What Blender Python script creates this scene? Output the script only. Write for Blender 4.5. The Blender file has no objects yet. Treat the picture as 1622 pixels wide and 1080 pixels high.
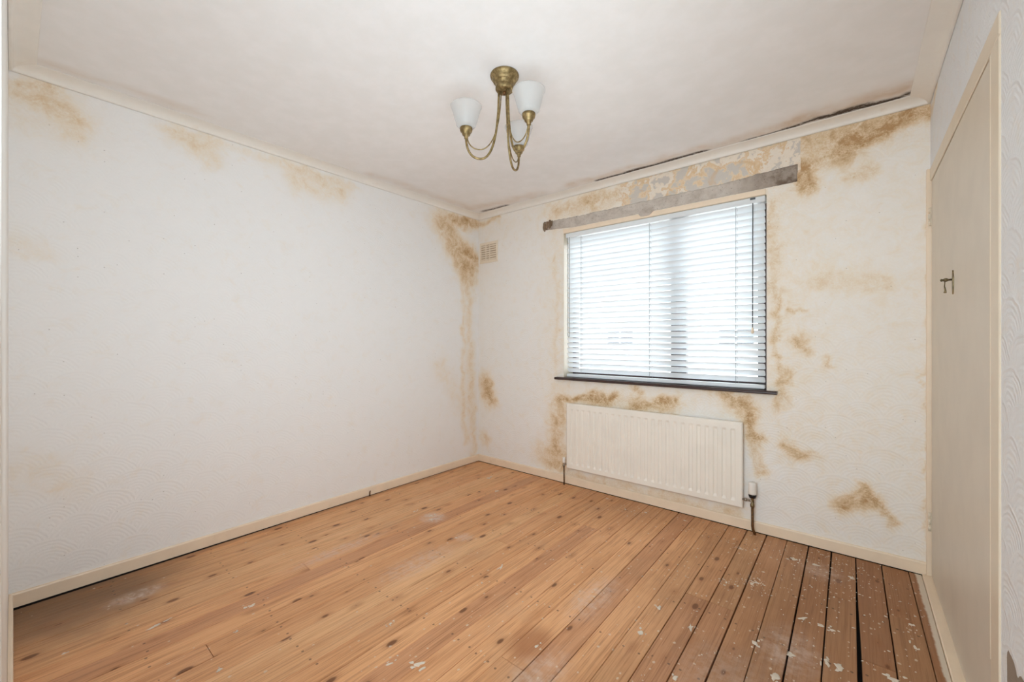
import bpy, math, random
import numpy as np
from mathutils import noise as mnoise, Vector

R_ = math.radians
rng = random.Random(7)
SC = bpy.context.scene
COL = SC.collection

# ------------------------------------------------------------------ camera
cam_d = bpy.data.cameras.new('camera')
cam_d.sensor_width = 36.0
cam_d.lens = 655.6 / 1622 * 36.0
cam_d.clip_start = 0.01
cam = bpy.data.objects.new('camera', cam_d)
COL.objects.link(cam)
cam.location = (2.855, -2.927, 1.175)
cam.rotation_euler = (R_(90), 0, R_(39.66))
SC.camera = cam

# ------------------------------------------------------------------ light
world = bpy.data.worlds.new('overcast_sky')
SC.world = world
world.use_nodes = True
wb = world.node_tree.nodes['Background']
wb.inputs['Color'].default_value = (0.84, 0.93, 1.0, 1)
wb.inputs['Strength'].default_value = 9.0

def area_light(name, loc, rot, sx, sy, power, color, portal=False):
    l = bpy.data.lights.new(name, 'AREA')
    l.shape = 'RECTANGLE'; l.size = sx; l.size_y = sy
    l.energy = power; l.color = color
    if portal:
        l.cycles.is_portal = True
    o = bpy.data.objects.new(name, l); COL.objects.link(o)
    o.location = loc; o.rotation_euler = rot
    return o

area_light('window_portal', (1.715, 0.25, 1.47), (R_(-90), 0, 0), 1.5, 1.24, 10, (1, 1, 1), portal=True)
# fill light added in the hall behind the camera, standing in for daylight there
HALL = area_light('hall_daylight_fill', (2.3, -4.6, 1.5), (R_(90), 0, 0), 1.8, 1.5, 66, (0.75, 0.90, 1.0))
# soft fill light added beside the camera to brighten the room
FILL = area_light('fill_light', (2.4, -2.5, 1.2), (0, 0, 0), 1.0, 1.0, 20, (0.75, 0.895, 1.0))
FILL.data.spread = R_(150)
FILL.rotation_euler = Vector((-.75, .6, .20)).to_track_quat('-Z', 'Y').to_euler()

SC.view_settings.view_transform = 'Standard'
SC.view_settings.look = 'None'
SC.view_settings.gamma = 1.0
SC.view_settings.use_curve_mapping = False
SC.view_settings.exposure = 0.06
try:
    SC.cycles.max_bounces = 14
    SC.cycles.diffuse_bounces = 10
    SC.cycles.transparent_max_bounces = 16
    SC.cycles.use_denoising = True
    SC.cycles.sample_clamp_indirect = 8.0
    SC.cycles.caustics_reflective = False
except Exception:
    pass

# ------------------------------------------------------------------ helpers
def srgb(r, g, b):
    def f(c):
        c /= 255.0
        return c / 12.92 if c <= 0.04045 else ((c + 0.055) / 1.055) ** 2.4
    return (f(r), f(g), f(b), 1.0)


class MB:
    """collects verts and faces, builds one mesh object"""
    def __init__(self):
        self.v = []; self.f = []; self.sm = []

    def add(self, vs, fs, smooth=False):
        o = len(self.v)
        self.v += [tuple(p) for p in vs]
        self.f += [tuple(i + o for i in f) for f in fs]
        self.sm += [smooth] * len(fs)
        return self

    def box(self, x0, y0, z0, x1, y1, z1, b=0.0):
        if x1 < x0: x0, x1 = x1, x0
        if y1 < y0: y0, y1 = y1, y0
        if z1 < z0: z0, z1 = z1, z0
        b = min(b, (x1 - x0) * .45, (y1 - y0) * .45, (z1 - z0) * .45)
        if b <= 0:
            vs = [(x, y, z) for x in (x0, x1) for y in (y0, y1) for z in (z0, z1)]
            fs = [(0, 1, 3, 2), (4, 6, 7, 5), (0, 4, 5, 1), (2, 3, 7, 6), (0, 2, 6, 4), (1, 5, 7, 3)]
            return self.add(vs, fs)
        # chamfered box: 24 verts
        vs = []; idx = {}
        for ix, (x, sx) in enumerate(((x0, 1), (x1, -1))):
            for iy, (y, sy) in enumerate(((y0, 1), (y1, -1))):
                for iz, (z, sz) in enumerate(((z0, 1), (z1, -1))):
                    idx[ix, iy, iz, 0] = len(vs); vs.append((x, y + sy * b, z + sz * b))
                    idx[ix, iy, iz, 1] = len(vs); vs.append((x + sx * b, y, z + sz * b))
                    idx[ix, iy, iz, 2] = len(vs); vs.append((x + sx * b, y + sy * b, z))
        fs = []
        I = lambda *k: idx[k]
        fs.append((I(0,0,0,0), I(0,0,1,0), I(0,1,1,0), I(0,1,0,0)))
        fs.append((I(1,0,0,0), I(1,1,0,0), I(1,1,1,0), I(1,0,1,0)))
        fs.append((I(0,0,0,1), I(1,0,0,1), I(1,0,1,1), I(0,0,1,1)))
        fs.append((I(0,1,0,1), I(0,1,1,1), I(1,1,1,1), I(1,1,0,1)))
        fs.append((I(0,0,0,2), I(0,1,0,2), I(1,1,0,2), I(1,0,0,2)))
        fs.append((I(0,0,1,2), I(1,0,1,2), I(1,1,1,2), I(0,1,1,2)))
        for a in (0, 1):
            for c in (0, 1):
                fs.append((I(a,c,0,0), I(a,c,0,1), I(a,c,1,1), I(a,c,1,0)))
                fs.append((I(a,0,c,0), I(a,0,c,2), I(a,1,c,2), I(a,1,c,0)))
                fs.append((I(0,a,c,1), I(0,a,c,2), I(1,a,c,2), I(1,a,c,1)))
                for d in (0, 1):
                    fs.append((I(a,c,d,0), I(a,c,d,1), I(a,c,d,2)))
        return self.add(vs, fs)

    def tube(self, path, r, n=10, cap=True):
        path = [Vector(p) for p in path]
        rr = r if isinstance(r, (list, tuple)) else [r] * len(path)
        t0 = (path[1] - path[0]).normalized()
        up = Vector((0, 0, 1)) if abs(t0.z) < .9 else Vector((1, 0, 0))
        nrm = t0.cross(up).normalized()
        vs = []
        for i, p in enumerate(path):
            a = path[max(0, i - 1)]; c = path[min(len(path) - 1, i + 1)]
            t = (c - a).normalized()
            nrm = (nrm - t * nrm.dot(t)).normalized()
            bi = t.cross(nrm)
            for k in range(n):
                an = 2 * math.pi * k / n
                vs.append(p + (nrm * math.cos(an) + bi * math.sin(an)) * rr[i])
        fs = []
        for i in range(len(path) - 1):
            for k in range(n):
                a = i * n + k; b = i * n + (k + 1) % n
                fs.append((a, b, b + n, a + n))
        self.add(vs, fs, True)
        if cap:
            o = len(self.v) - len(vs)
            self.f.append(tuple(o + k for k in reversed(range(n)))); self.sm.append(False)
            e = o + (len(path) - 1) * n
            self.f.append(tuple(e + k for k in range(n))); self.sm.append(False)
        return self

    def lathe(self, prof, center, n=24, axis='z', closed=False):
        """prof: list of (r, h) along the axis"""
        cx, cy, cz = center
        vs = []
        for r, h in prof:
            for k in range(n):
                an = 2 * math.pi * k / n
                a, b = r * math.cos(an), r * math.sin(an)
                if axis == 'z': vs.append((cx + a, cy + b, cz + h))
                elif axis == 'x': vs.append((cx + h, cy + a, cz + b))
                else: vs.append((cx + b, cy + h, cz + a))
        fs = []
        m = len(prof)
        for i in range(m if closed else m - 1):
            j = (i + 1) % m
            for k in range(n):
                k2 = (k + 1) % n
                fs.append((i * n + k, i * n + k2, j * n + k2, j * n + k))
        self.add(vs, fs, True)
        if not closed:
            o = len(self.v) - len(vs)
            if prof[0][0] > 1e-5:
                self.f.append(tuple(o + k for k in reversed(range(n)))); self.sm.append(False)
            if prof[-1][0] > 1e-5:
                self.f.append(tuple(o + (m - 1) * n + k for k in range(n))); self.sm.append(False)
        return self

    def prism(self, poly, y0, y1, axis='y'):
        """extrude a 2-D polygon (u,v) along an axis"""
        n = len(poly)
        P = {'y': lambda u, v, t: (u, t, v), 'x': lambda u, v, t: (t, u, v), 'z': lambda u, v, t: (u, v, t)}[axis]
        vs = [P(u, v, y0) for u, v in poly] + [P(u, v, y1) for u, v in poly]
        fs = [tuple(reversed(range(n))), tuple(range(n, 2 * n))]
        for k in range(n):
            k2 = (k + 1) % n
            fs.append((k, k2, n + k2, n + k))
        return self.add(vs, fs)

    def mesh(self, name):
        me = bpy.data.meshes.new(name)
        me.from_pydata(self.v, [], self.f)
        me.polygons.foreach_set('use_smooth', self.sm)
        me.update()
        import bmesh
        bm = bmesh.new(); bm.from_mesh(me)
        bmesh.ops.recalc_face_normals(bm, faces=bm.faces)
        bm.to_mesh(me); bm.free()
        return me

    def build(self, name, mat, parent=None):
        me = self.mesh(name)
        if mat: me.materials.append(mat)
        o = bpy.data.objects.new(name, me); COL.objects.link(o)
        if parent: o.parent = parent
        return o


def tag(o, label=None, cat=None, group=None, kind=None):
    if label: o['label'] = label
    if cat: o['category'] = cat
    if group: o['group'] = group
    if kind: o['kind'] = kind
    return o


def empty(name, loc=(0, 0, 0)):
    o = bpy.data.objects.new(name, None); COL.objects.link(o)
    o.location = loc
    o.empty_display_size = 0.1
    return o


def keep(child, parent):
    """parent a mesh authored in world coordinates under an offset Empty"""
    child.parent = parent
    child.matrix_parent_inverse = parent.matrix_world.inverted() if False else __import__('mathutils').Matrix.Translation(-Vector(parent.location))
    return child

# ------------------------------------------------------------------ node helper
class NT:
    def __init__(self, name):
        self.m = bpy.data.materials.new(name)
        self.m.use_nodes = True
        self.t = self.m.node_tree
        self.b = self.t.nodes['Principled BSDF']
        self.out = self.t.nodes['Material Output']

    def n(self, typ, **kw):
        nd = self.t.nodes.new(typ)
        for k, v in kw.items(): setattr(nd, k, v)
        return nd

    def set(self, sock, val):
        if hasattr(val, 'is_output') or isinstance(val, bpy.types.NodeSocket):
            self.t.links.new(val, sock)
        else:
            sock.default_value = val

    def math(self, op, a, b=None, c=None, clamp=False):
        nd = self.n('ShaderNodeMath', operation=op); nd.use_clamp = clamp
        self.set(nd.inputs[0], a)
        if b is not None: self.set(nd.inputs[1], b)
        if c is not None: self.set(nd.inputs[2], c)
        return nd.outputs[0]

    def mix(self, fac, a, b, blend='MIX'):
        nd = self.n('ShaderNodeMix', data_type='RGBA', blend_type=blend)
        self.set(nd.inputs[0], fac); self.set(nd.inputs[6], a); self.set(nd.inputs[7], b)
        return nd.outputs[2]

    def ramp(self, fac, stops, interp='LINEAR'):
        nd = self.n('ShaderNodeValToRGB'); cr = nd.color_ramp; cr.interpolation = interp
        while len(cr.elements) < len(stops): cr.elements.new(0.5)
        for e, (p, c) in zip(cr.elements, stops):
            e.position = p; e.color = c if len(c) == 4 else (*c, 1)
        self.set(nd.inputs[0], fac)
        return nd.outputs[0]

    def maprange(self, v, a, b, c=0.0, d=1.0, smooth=True):
        nd = self.n('ShaderNodeMapRange')
        nd.interpolation_type = 'SMOOTHSTEP' if smooth else 'LINEAR'
        self.set(nd.inputs[0], v)
        for i, q in enumerate((a, b, c, d)): self.set(nd.inputs[1 + i], q)
        return nd.outputs[0]

    def coord(self, kind='Object'):
        return self.n('ShaderNodeTexCoord').outputs[kind]

    def mapping(self, vec, scale=(1, 1, 1), loc=(0, 0, 0), rot=(0, 0, 0)):
        nd = self.n('ShaderNodeMapping')
        self.set(nd.inputs[0], vec); self.set(nd.inputs[1], loc); self.set(nd.inputs[2], rot); self.set(nd.inputs[3], scale)
        return nd.outputs[0]

    def noise(self, vec, scale, detail=4, rough=.55, dist=0.0, out='Fac'):
        nd = self.n('ShaderNodeTexNoise')
        self.set(nd.inputs['Vector'], vec)
        nd.inputs['Scale'].default_value = scale; nd.inputs['Detail'].default_value = detail
        nd.inputs['Roughness'].default_value = rough; nd.inputs['Distortion'].default_value = dist
        return nd.outputs[0 if out == 'Fac' else 1]

    def voro(self, vec, scale, feature='F1', rand=1.0, dim='3D'):
        nd = self.n('ShaderNodeTexVoronoi', feature=feature, voronoi_dimensions=dim)
        self.set(nd.inputs['Vector'], vec); nd.inputs['Scale'].default_value = scale
        nd.inputs['Randomness'].default_value = rand
        return nd

    def sep(self, vec):
        nd = self.n('ShaderNodeSeparateXYZ'); self.set(nd.inputs[0], vec)
        return nd.outputs

    def comb(self, x, y, z=0.0):
        nd = self.n('ShaderNodeCombineXYZ')
        self.set(nd.inputs[0], x); self.set(nd.inputs[1], y); self.set(nd.inputs[2], z)
        return nd.outputs[0]

    def bump(self, h, strength=.3, dist=.002, normal=None):
        nd = self.n('ShaderNodeBump')
        nd.inputs['Strength'].default_value = strength; nd.inputs['Distance'].default_value = dist
        self.set(nd.inputs['Height'], h)
        if normal is not None: self.set(nd.inputs['Normal'], normal)
        return nd.outputs[0]

    def fin(self, color=None, rough=None, metal=None, normal=None, spec=None):
        b = self.b
        if color is not None: self.set(b.inputs['Base Color'], color)
        if rough is not None: self.set(b.inputs['Roughness'], rough)
        if metal is not None: self.set(b.inputs['Metallic'], metal)
        if normal is not None: self.set(b.inputs['Normal'], normal)
        if spec is not None: self.set(b.inputs['Specular IOR Level'], spec)
        return self.m


def paint(name, col, rough=.5, var=.05, bump=.15, scale=18, grime=None):
    """plain painted surface with faint mottling and brush relief"""
    n = NT(name)
    c = n.coord()
    k = n.noise(c, scale, 5)
    lo = tuple(q * (1 - var * 2) for q in col[:3]) + (1,)
    cc = n.mix(n.maprange(k, .3, .7), lo, col)
    if grime:
        g = n.noise(c, 9, 8, .7)
        cc = n.mix(n.maprange(g, .58, .8, 0, .55), cc, grime)
    return n.fin(cc, rough, normal=n.bump(n.noise(c, scale * 6, 3), bump, .001))


def metal(name, col, rough=.35, met=1.0, dark=None):
    n = NT(name)
    c = n.coord()
    k = n.noise(c, 60, 4)
    d = dark or tuple(q * .55 for q in col[:3]) + (1,)
    return n.fin(n.mix(n.maprange(k, .35, .65), d, col), rough, met)


# ------------------------------------------------------------------ wallpaper
def scallop(n, u, v, w=.2, h=.085, R=.125):
    row = n.math('FLOOR', n.math('DIVIDE', v, h))
    def dist(k):
        r = n.math('SUBTRACT', row, float(k))
        par = n.math('MULTIPLY', n.math('FRACT', n.math('MULTIPLY', r, .5)), 1.0)   # 0 or .5
        ur = n.math('SUBTRACT', n.math('DIVIDE', u, w), par)
        cu = n.math('MULTIPLY', n.math('ADD', n.math('ROUND', ur), par), w)
        du = n.math('SUBTRACT', u, cu)
        dv = n.math('SUBTRACT', v, n.math('MULTIPLY', r, h))
        return n.math('SQRT', n.math('ADD', n.math('MULTIPLY', du, du), n.math('MULTIPLY', dv, dv)))
    d0, d1 = dist(0), dist(1)
    inside = n.math('LESS_THAN', d1, R)
    nd = n.n('ShaderNodeMix', data_type='FLOAT')
    n.set(nd.inputs[0], inside); n.set(nd.inputs[2], d0); n.set(nd.inputs[3], d1)
    return nd.outputs[0]


def wallpaper(name, base=srgb(235, 231, 226), strength=.5, peel=False, plain=None):
    n = NT(name)
    uv = n.n('ShaderNodeUVMap').outputs[0]
    s = n.sep(uv)
    att = n.n('ShaderNodeAttribute', attribute_name='stain')
    a = n.n('ShaderNodeSeparateColor'); n.set(a.inputs[0], att.outputs['Color'])
    br, mo, pl = a.outputs[0], a.outputs[1], a.outputs[2]
    wob = n.noise(uv, 7, 3, out='Color')
    wv = n.n('ShaderNodeVectorMath', operation='SCALE'); n.set(wv.inputs[0], wob); wv.inputs[3].default_value = .05
    uvw = n.n('ShaderNodeVectorMath', operation='ADD'); n.set(uvw.inputs[0], uv); n.set(uvw.inputs[1], wv.outputs[0])
    sw = n.sep(uvw.outputs[0])
    d = scallop(n, sw[0], sw[1])
    ring = n.math('SINE', n.math('MULTIPLY', d, 2 * math.pi / .016))
    edge = n.maprange(d, .1, .122, 0, 1)
    strand = n.noise(n.mapping(uv, (1, 1, 1)), 95, 4, .6, 1.2)
    hgt = n.math('ADD', n.math('MULTIPLY', ring, n.math('MULTIPLY', strand, .55)), n.math('MULTIPLY', edge, .8))
    hgt = n.math('ADD', hgt, n.math('MULTIPLY', strand, .8))
    # stains broken up by the relief
    n1 = n.noise(uv, 13, 9, .68, .6)
    n2 = n.noise(uv, 55, 6, .7, 1.5)
    brk = n.math('ADD', n.math('MULTIPLY', n1, 1.5), n.math('MULTIPLY', n2, 1.1))
    fac = n.math('MULTIPLY', br, n.maprange(brk, .8, 1.75, .3, 1.15))
    fac = n.math('ADD', fac, n.math('MULTIPLY', n.maprange(n1, .5, .8, 0, .12), 1.0), clamp=True)
    col = n.ramp(fac, [(0, base), (.25, srgb(232, 220, 203)), (.55, srgb(219, 194, 160)), (1, srgb(180, 142, 98))])
    # paper seams: every drop .53 m
    m2 = n.math('MULTIPLY', mo, n.maprange(n2, .35, .6, .2, 1.3), clamp=True)
    col = n.mix(m2, col, srgb(92, 78, 66))
    # tiny speckles of mould and chips
    vo = n.voro(uv, 22, dim='2D')
    pick = n.math('GREATER_THAN', n.sep(vo.outputs['Color'])[0], .95)
    dot = n.math('MULTIPLY', n.math('LESS_THAN', vo.outputs['Distance'], n.math('MULTIPLY', n2, .1)), pick)
    col = n.mix(n.math('MULTIPLY', dot, .4), col, srgb(120, 98, 76))
    rough = .62
    if peel:
        q = n.math('ADD', pl, n.math('MULTIPLY', n.math('SUBTRACT', n1, .5), .9))
        pf = n.maprange(q, .47, .53)
        p1 = n.noise(uv, 5.5, 7, .62, .35)
        p2 = n.noise(n.mapping(uv, (1, 1, 1), (3.1, 7.7, 0)), 9, 6, .6, .8)
        cp = n.ramp(p1, [(0, srgb(196, 187, 178)), (.43, srgb(203, 195, 186)), (.45, srgb(226, 206, 178)), (.49, srgb(218, 188, 150)), (.51, srgb(230, 219, 205)), (.575, srgb(228, 214, 196)), (.595, srgb(200, 191, 182)), (1, srgb(205, 197, 188))])
        cp = n.mix(n.maprange(p2, .56, .68, 0, .55), cp, srgb(208, 174, 132))
        cp = n.mix(n.maprange(n2, .6, .75, 0, .5), cp, srgb(150, 122, 92))
        col = n.mix(pf, col, plain if plain else cp)
        hgt = n.math('ADD', n.math('MULTIPLY', hgt, n.math('SUBTRACT', 1.0, pf)), n.math('MULTIPLY', n.math('ADD', p1, n.math('MULTIPLY', n2, .5)), n.math('MULTIPLY', pf, 1.6)))
    return n.fin(col, rough, normal=n.bump(hgt, strength, .0035), spec=.3)


M_WALL = wallpaper('embossed_wallpaper', srgb(235, 233, 231), .27, True)
M_WALL_R = wallpaper('embossed_wallpaper_side', srgb(231, 233, 235), .6, True, srgb(150, 136, 122))


def ceiling_mat():
    n = NT('ceiling_paint')
    uv = n.n('ShaderNodeUVMap').outputs[0]
    att = n.n('ShaderNodeAttribute', attribute_name='stain')
    a = n.n('ShaderNodeSeparateColor'); n.set(a.inputs[0], att.outputs['Color'])
    n1 = n.noise(uv, 9, 8, .6); n2 = n.noise(uv, 70, 5, .7)
    base = n.mix(n.maprange(n1, .35, .7), srgb(233, 230, 227), srgb(237, 234, 232))
    col = n.mix(n.math('MULTIPLY', a.outputs[0], n.maprange(n1, .3, .65, .4, 1.1), clamp=True), base, srgb(200, 172, 140))
    m = n.math('MULTIPLY', a.outputs[1], n.maprange(n2, .3, .6, .55, 1.4), clamp=True)
    col = n.mix(m, col, srgb(78, 66, 56))
    return n.fin(col, .75, normal=n.bump(n2, .12, .002), spec=.2)


M_CEIL = ceiling_mat()
M_COVE = paint('coving_paint', srgb(235, 230, 222), .6, .02, .12, 9, srgb(214, 196, 170))
M_CREAM = paint('cream_gloss', srgb(237, 217, 192), .38, .025, .12, 12, srgb(216, 188, 154))
M_CREAM_PALE = paint('cream_gloss_pale', srgb(226, 213, 192), .4, .025, .1, 10)
M_DOOR = paint('door_cream', srgb(218, 208, 192), .42, .03, .1, 6)
M_WHITE = paint('white_paint', srgb(236, 234, 228), .45, .02, .1)
M_RAD = paint('radiator_enamel', srgb(238, 231, 220), .32, .02, .04, 7, srgb(224, 213, 198))
M_SILL = paint('dark_brown_sill', srgb(62, 44, 40), .35, .08, .2, 30)
M_FRAME = paint('brown_window_frame', srgb(66, 46, 44), .35, .08, .1, 20)
M_BRASS = metal('antique_brass', srgb(158, 136, 94), .5, .7, srgb(118, 98, 62))
M_CHROME = metal('dull_chrome', srgb(190, 180, 165), .3)
M_COPPER = metal('old_copper_pipe', srgb(110, 76, 42), .45, .6, srgb(70, 48, 28))
M_BLACK = paint('black_plastic', srgb(28, 26, 25), .4)
M_VALVE = paint('white_plastic', srgb(235, 230, 222), .35, .03)
M_PEWTER = metal('tarnished_brass', srgb(150, 132, 98), .4, .8, srgb(90, 78, 56))
M_CORD = paint('grey_cord', srgb(120, 122, 124), .7)
M_WAND = paint('dark_wand', srgb(78, 82, 86), .4)
M_VENT = paint('vent_cream', srgb(232, 219, 200), .5, .03)
M_VENTDARK = paint('vent_shadow', srgb(188, 168, 144), .8)
M_SUB = paint('dark_subfloor', srgb(34, 26, 20), .9)
M_RENDER = paint('white_render', srgb(240, 240, 238), .9)
M_PAVE = paint('pale_paving', srgb(205, 203, 198), .9)
M_DARKGLASS = paint('dark_glass', srgb(40, 44, 50), .15)
M_TILE = paint('roof_tile', srgb(150, 140, 134), .8)


def slat_mat():
    n = NT('white_slat')
    t = n.n('ShaderNodeBsdfTranslucent'); t.inputs[0].default_value = (.9, .93, .95, 1)
    n.fin(srgb(244, 246, 247), .35)
    mx = n.n('ShaderNodeMixShader'); mx.inputs[0].default_value = .3
    n.t.links.new(n.b.outputs[0], mx.inputs[1]); n.t.links.new(t.outputs[0], mx.inputs[2])
    n.t.links.new(mx.outputs[0], n.out.inputs[0])
    return n.m


M_SLAT = slat_mat()


def glass_mat():
    n = NT('window_glass')
    tr = n.n('ShaderNodeBsdfTransparent'); gl = n.n('ShaderNodeBsdfGlossy'); gl.inputs['Roughness'].default_value = .02
    fr = n.n('ShaderNodeFresnel'); fr.inputs[0].default_value = 1.45
    mx = n.n('ShaderNodeMixShader')
    n.t.links.new(fr.outputs[0], mx.inputs[0]); n.t.links.new(tr.outputs[0], mx.inputs[1]); n.t.links.new(gl.outputs[0], mx.inputs[2])
    n.t.links.new(mx.outputs[0], n.out.inputs[0])
    return n.m


M_GLASS = glass_mat()


def shade_mat():
    n = NT('frosted_shade_glass')
    n.fin(srgb(214, 214, 212), .35)
    t = n.n('ShaderNodeBsdfTranslucent'); t.inputs[0].default_value = (.85, .85, .84, 1)
    mx = n.n('ShaderNodeMixShader'); mx.inputs[0].default_value = .5
    n.t.links.new(n.b.outputs[0], mx.inputs[1]); n.t.links.new(t.outputs[0], mx.inputs[2])
    tr = n.n('ShaderNodeBsdfTransparent')
    mx2 = n.n('ShaderNodeMixShader'); mx2.inputs[0].default_value = .55
    n.t.links.new(mx.outputs[0], mx2.inputs[1]); n.t.links.new(tr.outputs[0], mx2.inputs[2])
    n.t.links.new(mx2.outputs[0], n.out.inputs[0])
    return n.m


M_SHADE = shade_mat()


def wood_mat():
    n = NT('old_pine_floorboard')
    c = n.coord()
    rnd = n.n('ShaderNodeObjectInfo').outputs['Random']
    s = n.sep(c)
    off = n.math('MULTIPLY', rnd, 37.0)
    cv = n.comb(s[0], n.math('ADD', s[1], off), off)
    g1 = n.noise(n.mapping(cv, (55, 1.6, 1)), 1.0, 6, .6, .7)
    g2 = n.noise(n.mapping(cv, (240, 5, 1)), 1.0, 3, .6)
    big = n.noise(n.mapping(c, (1, 1, 1)), 1.9, 5, .6)
    patch = n.noise(n.mapping(cv, (4.5, 1.2, 1)), 1.3, 5, .6)
    col = n.ramp(g1, [(.2, srgb(186, 138, 96)), (.45, srgb(226, 179, 136)), (.62, srgb(233, 188, 146)), (.85, srgb(204, 155, 110))])
    col = n.mix(n.maprange(g2, .48, .7, 0, .45), col, srgb(140, 92, 56))
    g3 = n.noise(n.mapping(cv, (110, 1.1, 1)), 1.0, 5, .65, .3)
    col = n.mix(n.maprange(g3, .56, .64, 0, .33), col, srgb(128, 80, 46))
    tint = n.ramp(rnd, [(0, srgb(225, 205, 195)), (.35, srgb(255, 240, 225)), (.7, srgb(240, 222, 205)), (1, srgb(255, 250, 240))])
    col = n.mix(1.0, col, tint, 'MULTIPLY')
    col = n.mix(n.maprange(patch, .5, .78, 0, .4), col, srgb(176, 112, 66))
    col = n.mix(n.maprange(big, .52, .75, 0, .4), col, srgb(196, 158, 126))
    # boards turn browner towards the cupboard, and a little by the window wall
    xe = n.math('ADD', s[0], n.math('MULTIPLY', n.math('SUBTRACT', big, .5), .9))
    browner = n.maprange(xe, 1.75, 2.75, 0, .7)
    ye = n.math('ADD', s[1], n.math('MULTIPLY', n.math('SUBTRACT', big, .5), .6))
    browner2 = n.math('MULTIPLY', n.maprange(ye, -.75, -.1, 0, .3), n.maprange(s[0], .9, 1.6))
    browner = n.math('MAXIMUM', browner, browner2)
    col = n.mix(browner, col, n.mix(g1, srgb(92, 58, 36), srgb(150, 104, 68)))
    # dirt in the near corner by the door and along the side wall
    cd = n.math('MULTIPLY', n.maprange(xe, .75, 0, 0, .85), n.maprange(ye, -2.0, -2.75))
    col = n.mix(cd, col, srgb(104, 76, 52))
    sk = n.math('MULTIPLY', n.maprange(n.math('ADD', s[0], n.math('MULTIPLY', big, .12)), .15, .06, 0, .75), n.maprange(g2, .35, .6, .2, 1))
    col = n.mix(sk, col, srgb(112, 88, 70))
    # knots
    kv = n.mapping(cv, (9.5, 4.6, 1))
    vo = n.voro(kv, 1.0, dim='2D')
    pick = n.math('GREATER_THAN', n.sep(vo.outputs['Color'])[0], .5)
    kr = n.math('MULTIPLY', n.sep(vo.outputs['Color'])[1], .11)
    kd = n.math('ADD', vo.outputs['Distance'], n.math('MULTIPLY', n.math('SUBTRACT', g2, .5), .06))
    knot = n.math('MULTIPLY', n.math('MULTIPLY', n.maprange(n.math('SUBTRACT', kd, kr), -.03, .03, 1, 0), pick), .9)
    col = n.mix(knot, col, srgb(84, 50, 30))
    halo = n.math('MULTIPLY', n.math('MULTIPLY', n.maprange(vo.outputs['Distance'], .05, .26, 1, 0), pick), .35)
    col = n.mix(halo, col, srgb(150, 96, 56))
    # nail holes on the joist lines every .4 m
    ny = n.math('ADD', s[1], n.math('MULTIPLY', rnd, .03))
    fy = n.math('ABSOLUTE', n.math('SUBTRACT', n.math('FRACT', n.math('DIVIDE', ny, .4)), .5))
    fy = n.math('MULTIPLY', fy, .4)
    bx = n.math('ADD', s[0], n.math('MULTIPLY', s[1], .0095))
    fx = n.math('FRACT', n.math('DIVIDE', n.math('SUBTRACT', bx, 3.064 - .1035 * 40), .1035))
    e1 = n.math('MULTIPLY', n.math('ABSOLUTE', n.math('SUBTRACT', n.math('ABSOLUTE', n.math('SUBTRACT', fx, .5)), .3)), .1035)
    nd_ = n.math('SQRT', n.math('ADD', n.math('MULTIPLY', fy, fy), n.math('MULTIPLY', e1, e1)))
    nail = n.math('MULTIPLY', n.math('LESS_THAN', nd_, .0048), n.math('GREATER_THAN', patch, .46))
    col = n.mix(n.math('MULTIPLY', nail, .6), col, srgb(52, 36, 28))
    # chalky plaster smears
    smear = None
    for (px, py, rx, ry, st) in ((.69, -1.14, .11, .10, .9), (.30, -2.56, .07, .13, .7), (1.93, -1.22, .10, .26, .45), (1.07, -1.55, .12, .3, .4), (1.05, -1.2, .07, .07, .6), (.62, -1.75, .07, .35, .45), (2.66, -1.05, .13, .2, .45), (2.0, -1.75, .12, .2, .4), (2.5, -1.35, .2, .25, .25), (2.72, -.3, .12, .12, .4)):
        mp = n.mapping(c, (1 / rx, 1 / ry, 0), (-px / rx, -py / ry, 0))
        ln = n.n('ShaderNodeVectorMath', operation='LENGTH'); n.set(ln.inputs[0], mp)
        f = n.math('MULTIPLY', n.maprange(ln.outputs['Value'], .2, 1.1, 1, 0), st)
        smear = f if smear is None else n.math('MAXIMUM', smear, f)
    sm = n.math('MULTIPLY', smear, n.maprange(n.noise(c, 26, 8, .7), .36, .66, .15, 1.0), clamp=True)
    col = n.mix(sm, col, srgb(214, 196, 184))
    # rust-red patch
    mp = n.mapping(c, (1 / .1, 1 / .13, 0), (-1.88 / .1, 1.64 / .13, 0))
    ln = n.n('ShaderNodeVectorMath', operation='LENGTH'); n.set(ln.inputs[0], mp)
    col = n.mix(n.math('MULTIPLY', n.maprange(ln.outputs['Value'], .3, 1.1, .55, 0), 1.0), col, srgb(138, 78, 42))
    # white gloss slopped along the cupboard edge
    wx = n.math('ADD', bx, n.math('MULTIPLY', n.math('SUBTRACT', n.noise(c, 9, 6, .7), .5), .028))
    wp = n.maprange(wx, 3.083, 3.092)
    col = n.mix(n.math('MULTIPLY', wp, .92), col, srgb(214, 203, 186))
    # paint specks, thicker by the cupboard
    vf = n.voro(n.mapping(c, (1, .8, 0)), 42, dim='2D')
    vc = n.sep(vf.outputs['Color'])
    dens = n.maprange(n.math('ADD', s[0], n.math('MULTIPLY', n.math('SUBTRACT', big, .5), 1.2)), .6, 2.9, .03, .2, smooth=False)
    pk = n.math('LESS_THAN', vc[0], dens)
    fl = n.math('MULTIPLY', n.math('LESS_THAN', n.math('ADD', vf.outputs['Distance'], n.math('MULTIPLY', n.math('SUBTRACT', n.noise(c, 160, 2), .5), .3)), n.math('MULTIPLY', vc[1], .22)), pk)
    col = n.mix(n.math('MULTIPLY', fl, .6), col, srgb(214, 198, 176))
    rough = n.maprange(big, .3, .7, .42, .6)
    hg = n.math('ADD', n.math('MULTIPLY', g1, .6), n.math('MULTIPLY', g2, .4))
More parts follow.
